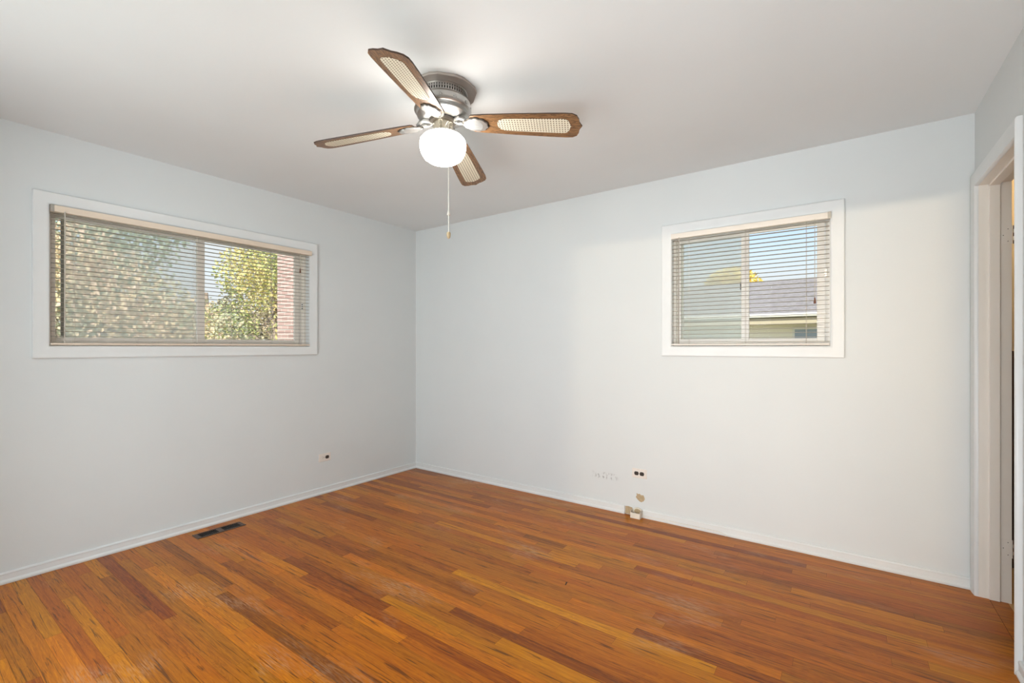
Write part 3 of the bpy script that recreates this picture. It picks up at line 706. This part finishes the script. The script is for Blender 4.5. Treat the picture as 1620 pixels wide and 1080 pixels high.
bw = thing('brick_chimney', (-3.2, 1.10, -1.0), 0, label='pinkish brick chimney stack outside, behind the right end of the wide window', cat='chimney')
obj('shaft', box(-.5, .0, -.62, .5, 0, 5.2), M['brick'], bw)
obj('cap', box(-.56, .06, -.68, .56, 5.2, 5.32), mat('concrete_cap', (.5,.48,.45), .9), bw)

def leafmat(name, cols):
    m = mat(name, cols[0], .6); t = m.node_tree; b = t.nodes['Principled BSDF']; l = t.links.new
    at = N(t, 'ShaderNodeAttribute', attribute_name='tone'); r = N(t, 'ShaderNodeValToRGB'); e = r.color_ramp.elements
    e[0].color = (*cols[0],1); e[-1].color = (*cols[-1],1)
    for i, c in enumerate(cols[1:-1]): q = e.new((i+1)/(len(cols)-1)); q.color = (*c,1)
    l(at.outputs['Fac'], r.inputs[0]); l(r.outputs[0], b.inputs['Base Color'])
    b.inputs['Subsurface Weight'].default_value = 0
    tr = N(t, 'ShaderNodeBsdfTranslucent'); l(r.outputs[0], tr.inputs['Color']); ms = N(t, 'ShaderNodeMixShader'); ms.inputs[0].default_value = .4
    o = t.nodes['Material Output']; l(b.outputs[0], ms.inputs[1]); l(tr.outputs[0], ms.inputs[2]); l(ms.outputs[0], o.inputs[0])
    return m
M['leaf_mix'] = leafmat('autumn_mixed_leaves', [(.36,.40,.28),(.60,.58,.42),(.84,.68,.44),(.88,.66,.52)])
M['leaf_yel'] = leafmat('yellow_green_leaves', [(.30,.36,.18),(.50,.56,.26),(.80,.72,.30),(.82,.66,.34)])
M['leaf_grn'] = leafmat('grey_green_leaves', [(.28,.34,.22),(.42,.48,.32),(.60,.62,.46)])
M['leaf_brn'] = leafmat('brown_olive_leaves', [(.14,.12,.09),(.30,.27,.18),(.48,.44,.26),(.62,.50,.34)])
M['leaf_gold'] = leafmat('golden_leaves', [(.62,.46,.10),(.86,.68,.16),(.90,.76,.26)])
M['bark'] = noisy('bark', (.20,.15,.12), (.36,.30,.25), 12, .9, stretch=(1,1,.2))
def tree(name, loc, trunk_h, blobs, n, size, leaf, seed, label, cat='tree'):
    rnd = random.Random(seed)
    t = thing(name, loc, 0, label=label, cat=cat)
    bm = bmesh.new()
    tube(bm, [(0,0,-.1),(.04,.02,trunk_h*.5),(-.02,.05,trunk_h),(.03,.0,trunk_h*1.35)], [.16,.13,.10,.05], 10)
    for (c, r) in blobs:
        a = Vector((0,.03,trunk_h*rnd.uniform(.55,.95))); e_ = Vector(c); mid = (a+e_)/2+Vector((rnd.uniform(-.1,.1),rnd.uniform(-.1,.1),.15))
        tube(bm, [a, mid, e_], [.055,.035,.012], 7)
        for q in range(6):
            d = Vector((rnd.gauss(0,1),rnd.gauss(0,1),rnd.gauss(0,1))).normalized()
            tube(bm, [mid.lerp(e_, rnd.random()), e_+Vector((d.x*r[0],d.y*r[1],d.z*r[2]))*.8], [.018,.004], 5)
    obj('trunk', bm, M['bark'], t, smooth=True)
    bm = bmesh.new(); lay = bm.faces.layers.float.new('tone')
    tot = sum(r[0]*r[1]*r[2] for c, r in blobs)
    for (c, r) in blobs:
        for q in range(int(n*r[0]*r[1]*r[2]/tot)):
            d = Vector((rnd.gauss(0,1),rnd.gauss(0,1),rnd.gauss(0,1))).normalized()*rnd.random()**.42
            p = Vector(c)+Vector((d.x*r[0],d.y*r[1],d.z*r[2]))
            u = Vector((rnd.gauss(0,1),rnd.gauss(0,1),rnd.gauss(0,1))).normalized(); v = u.orthogonal().normalized()
            s = size*rnd.uniform(.6,1.3); w_ = u.cross(v)
            f = bm.faces.new([bm.verts.new(p-u*s), bm.verts.new(p+v*s*.5+w_*s*.12), bm.verts.new(p+u*s), bm.verts.new(p-v*s*.5+w_*s*.12)])
            f[lay] = min(1,max(0, rnd.gauss(.5,.28)+.25*math.sin(p.x*2+p.y*3+p.z*2.6)))
    obj('foliage', bm, leaf, t, recalc=False)
    return t
tree('shrub', (-2.6,-1.9,-1.0), 1.8, [((0,0,2.6),(.7,.8,.7)),((.1,.8,2.3),(.6,.6,.5)),((-.2,-.5,3.2),(.6,.7,.6))], 10500, .027, M['leaf_mix'], 1, 'tall leafy shrub with mixed autumn leaves outside the left half of the wide window', 'shrub')
tree('oak_tree', (-8.6,-.95,-1.0), 2.2, [((0,0,3.4),(1.3,1.5,1.2)),((.5,1.2,2.6),(1.0,1.0,.8)),((-.3,-1.3,3.0),(1.2,1.1,1.2)),((0,.4,4.6),(1.2,1.5,.9))], 11000, .055, M['leaf_grn'], 2, 'grey-green tree seen in the middle of the wide window, behind the shrub')
tree('maple_tree', (-5.4,1.35,-1.0), 2.4, [((0,-.1,3.6),(.8,1.0,.7)),((.2,.5,2.6),(.6,.7,.6)),((-.4,-.7,2.6),(.6,.5,.5))], 7000, .036, M['leaf_yel'], 3, 'yellow and green leaved tree seen through the right half of the wide window')
tree('maple_tree', (-13.5,3.2,-1.0), 3.0, [((0,-2.6,3.2),(1.6,1.6,1.0)),((0,0,3.0),(1.5,1.6,.9)),((0,2.4,3.0),(1.5,1.8,.9))], 7000, .07, M['leaf_mix'], 4, 'distant pale autumn tree behind the nearer trees of the wide window')

tree('elm_tree', (-8.3,2.75,-1.0), 2.3, [((0,-.2,3.2),(.9,1.1,.8)),((.2,-.9,2.4),(.6,.6,.6)),((0,.7,2.6),(.8,.8,.7)),((.1,0,4.2),(.9,1.1,.7))], 5200, .045, M['leaf_brn'], 12, 'brownish olive tree behind the yellow-green one, beside the brick chimney')

# neighbour's house beyond the small window
M['shingle'] = noisy('roof_shingles', (.21,.19,.19), (.34,.31,.31), 3, .9, .3, 30, stretch=(3,3,14))
M['siding'] = noisy('cream_siding', (.86,.80,.66), (.90,.84,.72), 1, .7); M['fascia'] = mat('fascia_tan', (.50,.43,.31), .6); M['gutter'] = mat('gutter_white', (.80,.77,.70), .4)
hs = thing('house', (0, 10.0, -1.0), 0, label='cream house with grey shingle roof seen through the small window', cat='house')
obj('wall', box(-6, 9.5, .45, 7.5, 0, 2.95), M['siding'], hs)
bm = bmesh.new()
P = [(0,3.10),(4.0,4.42),(8.0,3.10),(8.0,2.98),(4.0,4.30),(0,2.98)]
A = [bm.verts.new((-6.4, y, z)) for y, z in P]; B = [bm.verts.new((9.9, y, z)) for y, z in P]
for i in range(6): bm.faces.new((A[i], A[(i+1)%6], B[(i+1)%6], B[i]))
bm.faces.new(A); bm.faces.new(B[::-1]); obj('roof', bm, M['shingle'], hs)
obj('gutter', box(-6.4, 9.9, -.11, .0, 3.0, 3.09), M['gutter'], hs, bevel=.02)
obj('fascia', box(-6.4, 9.9, .0, .03, 2.82, 2.99), M['fascia'], hs)
obj('soffit', box(-6.4, 9.9, .03, .45, 2.82, 2.85), M['fascia'], hs)
def house_window(x0, x1, z0, z1):
    f = obj('window', ring(bmesh.new(), x0, x1, z0, z1, [(0,.45),(0,.42),(.05,.42),(.05,.45)]), M['gutter'], hs)
    obj('pane', box(x0, x1, .43, .44, z0, z1), mat('house_glass', (.35,.40,.46), .12), f)
    bm = bmesh.new(); bx(bm, (x0+x1)/2-.02, (x0+x1)/2+.02, .41, .43, z0, z1); bx(bm, x0, x1, .41, .43, (z0+z1)/2-.012, (z0+z1)/2+.012); obj('muntin', bm, M['gutter'], f)
house_window(2.60, 3.60, 1.7, 2.70)
tree('golden_tree', (-.9, 20.2, -1.0), 3.0, [((.3,0,5.0),(1.3,.8,1.0)),((1.2,0,4.6),(.9,.8,.6))], 2600, .11, M['leaf_gold'], 8, 'golden-leaved tree rising behind the roof of the cream house')
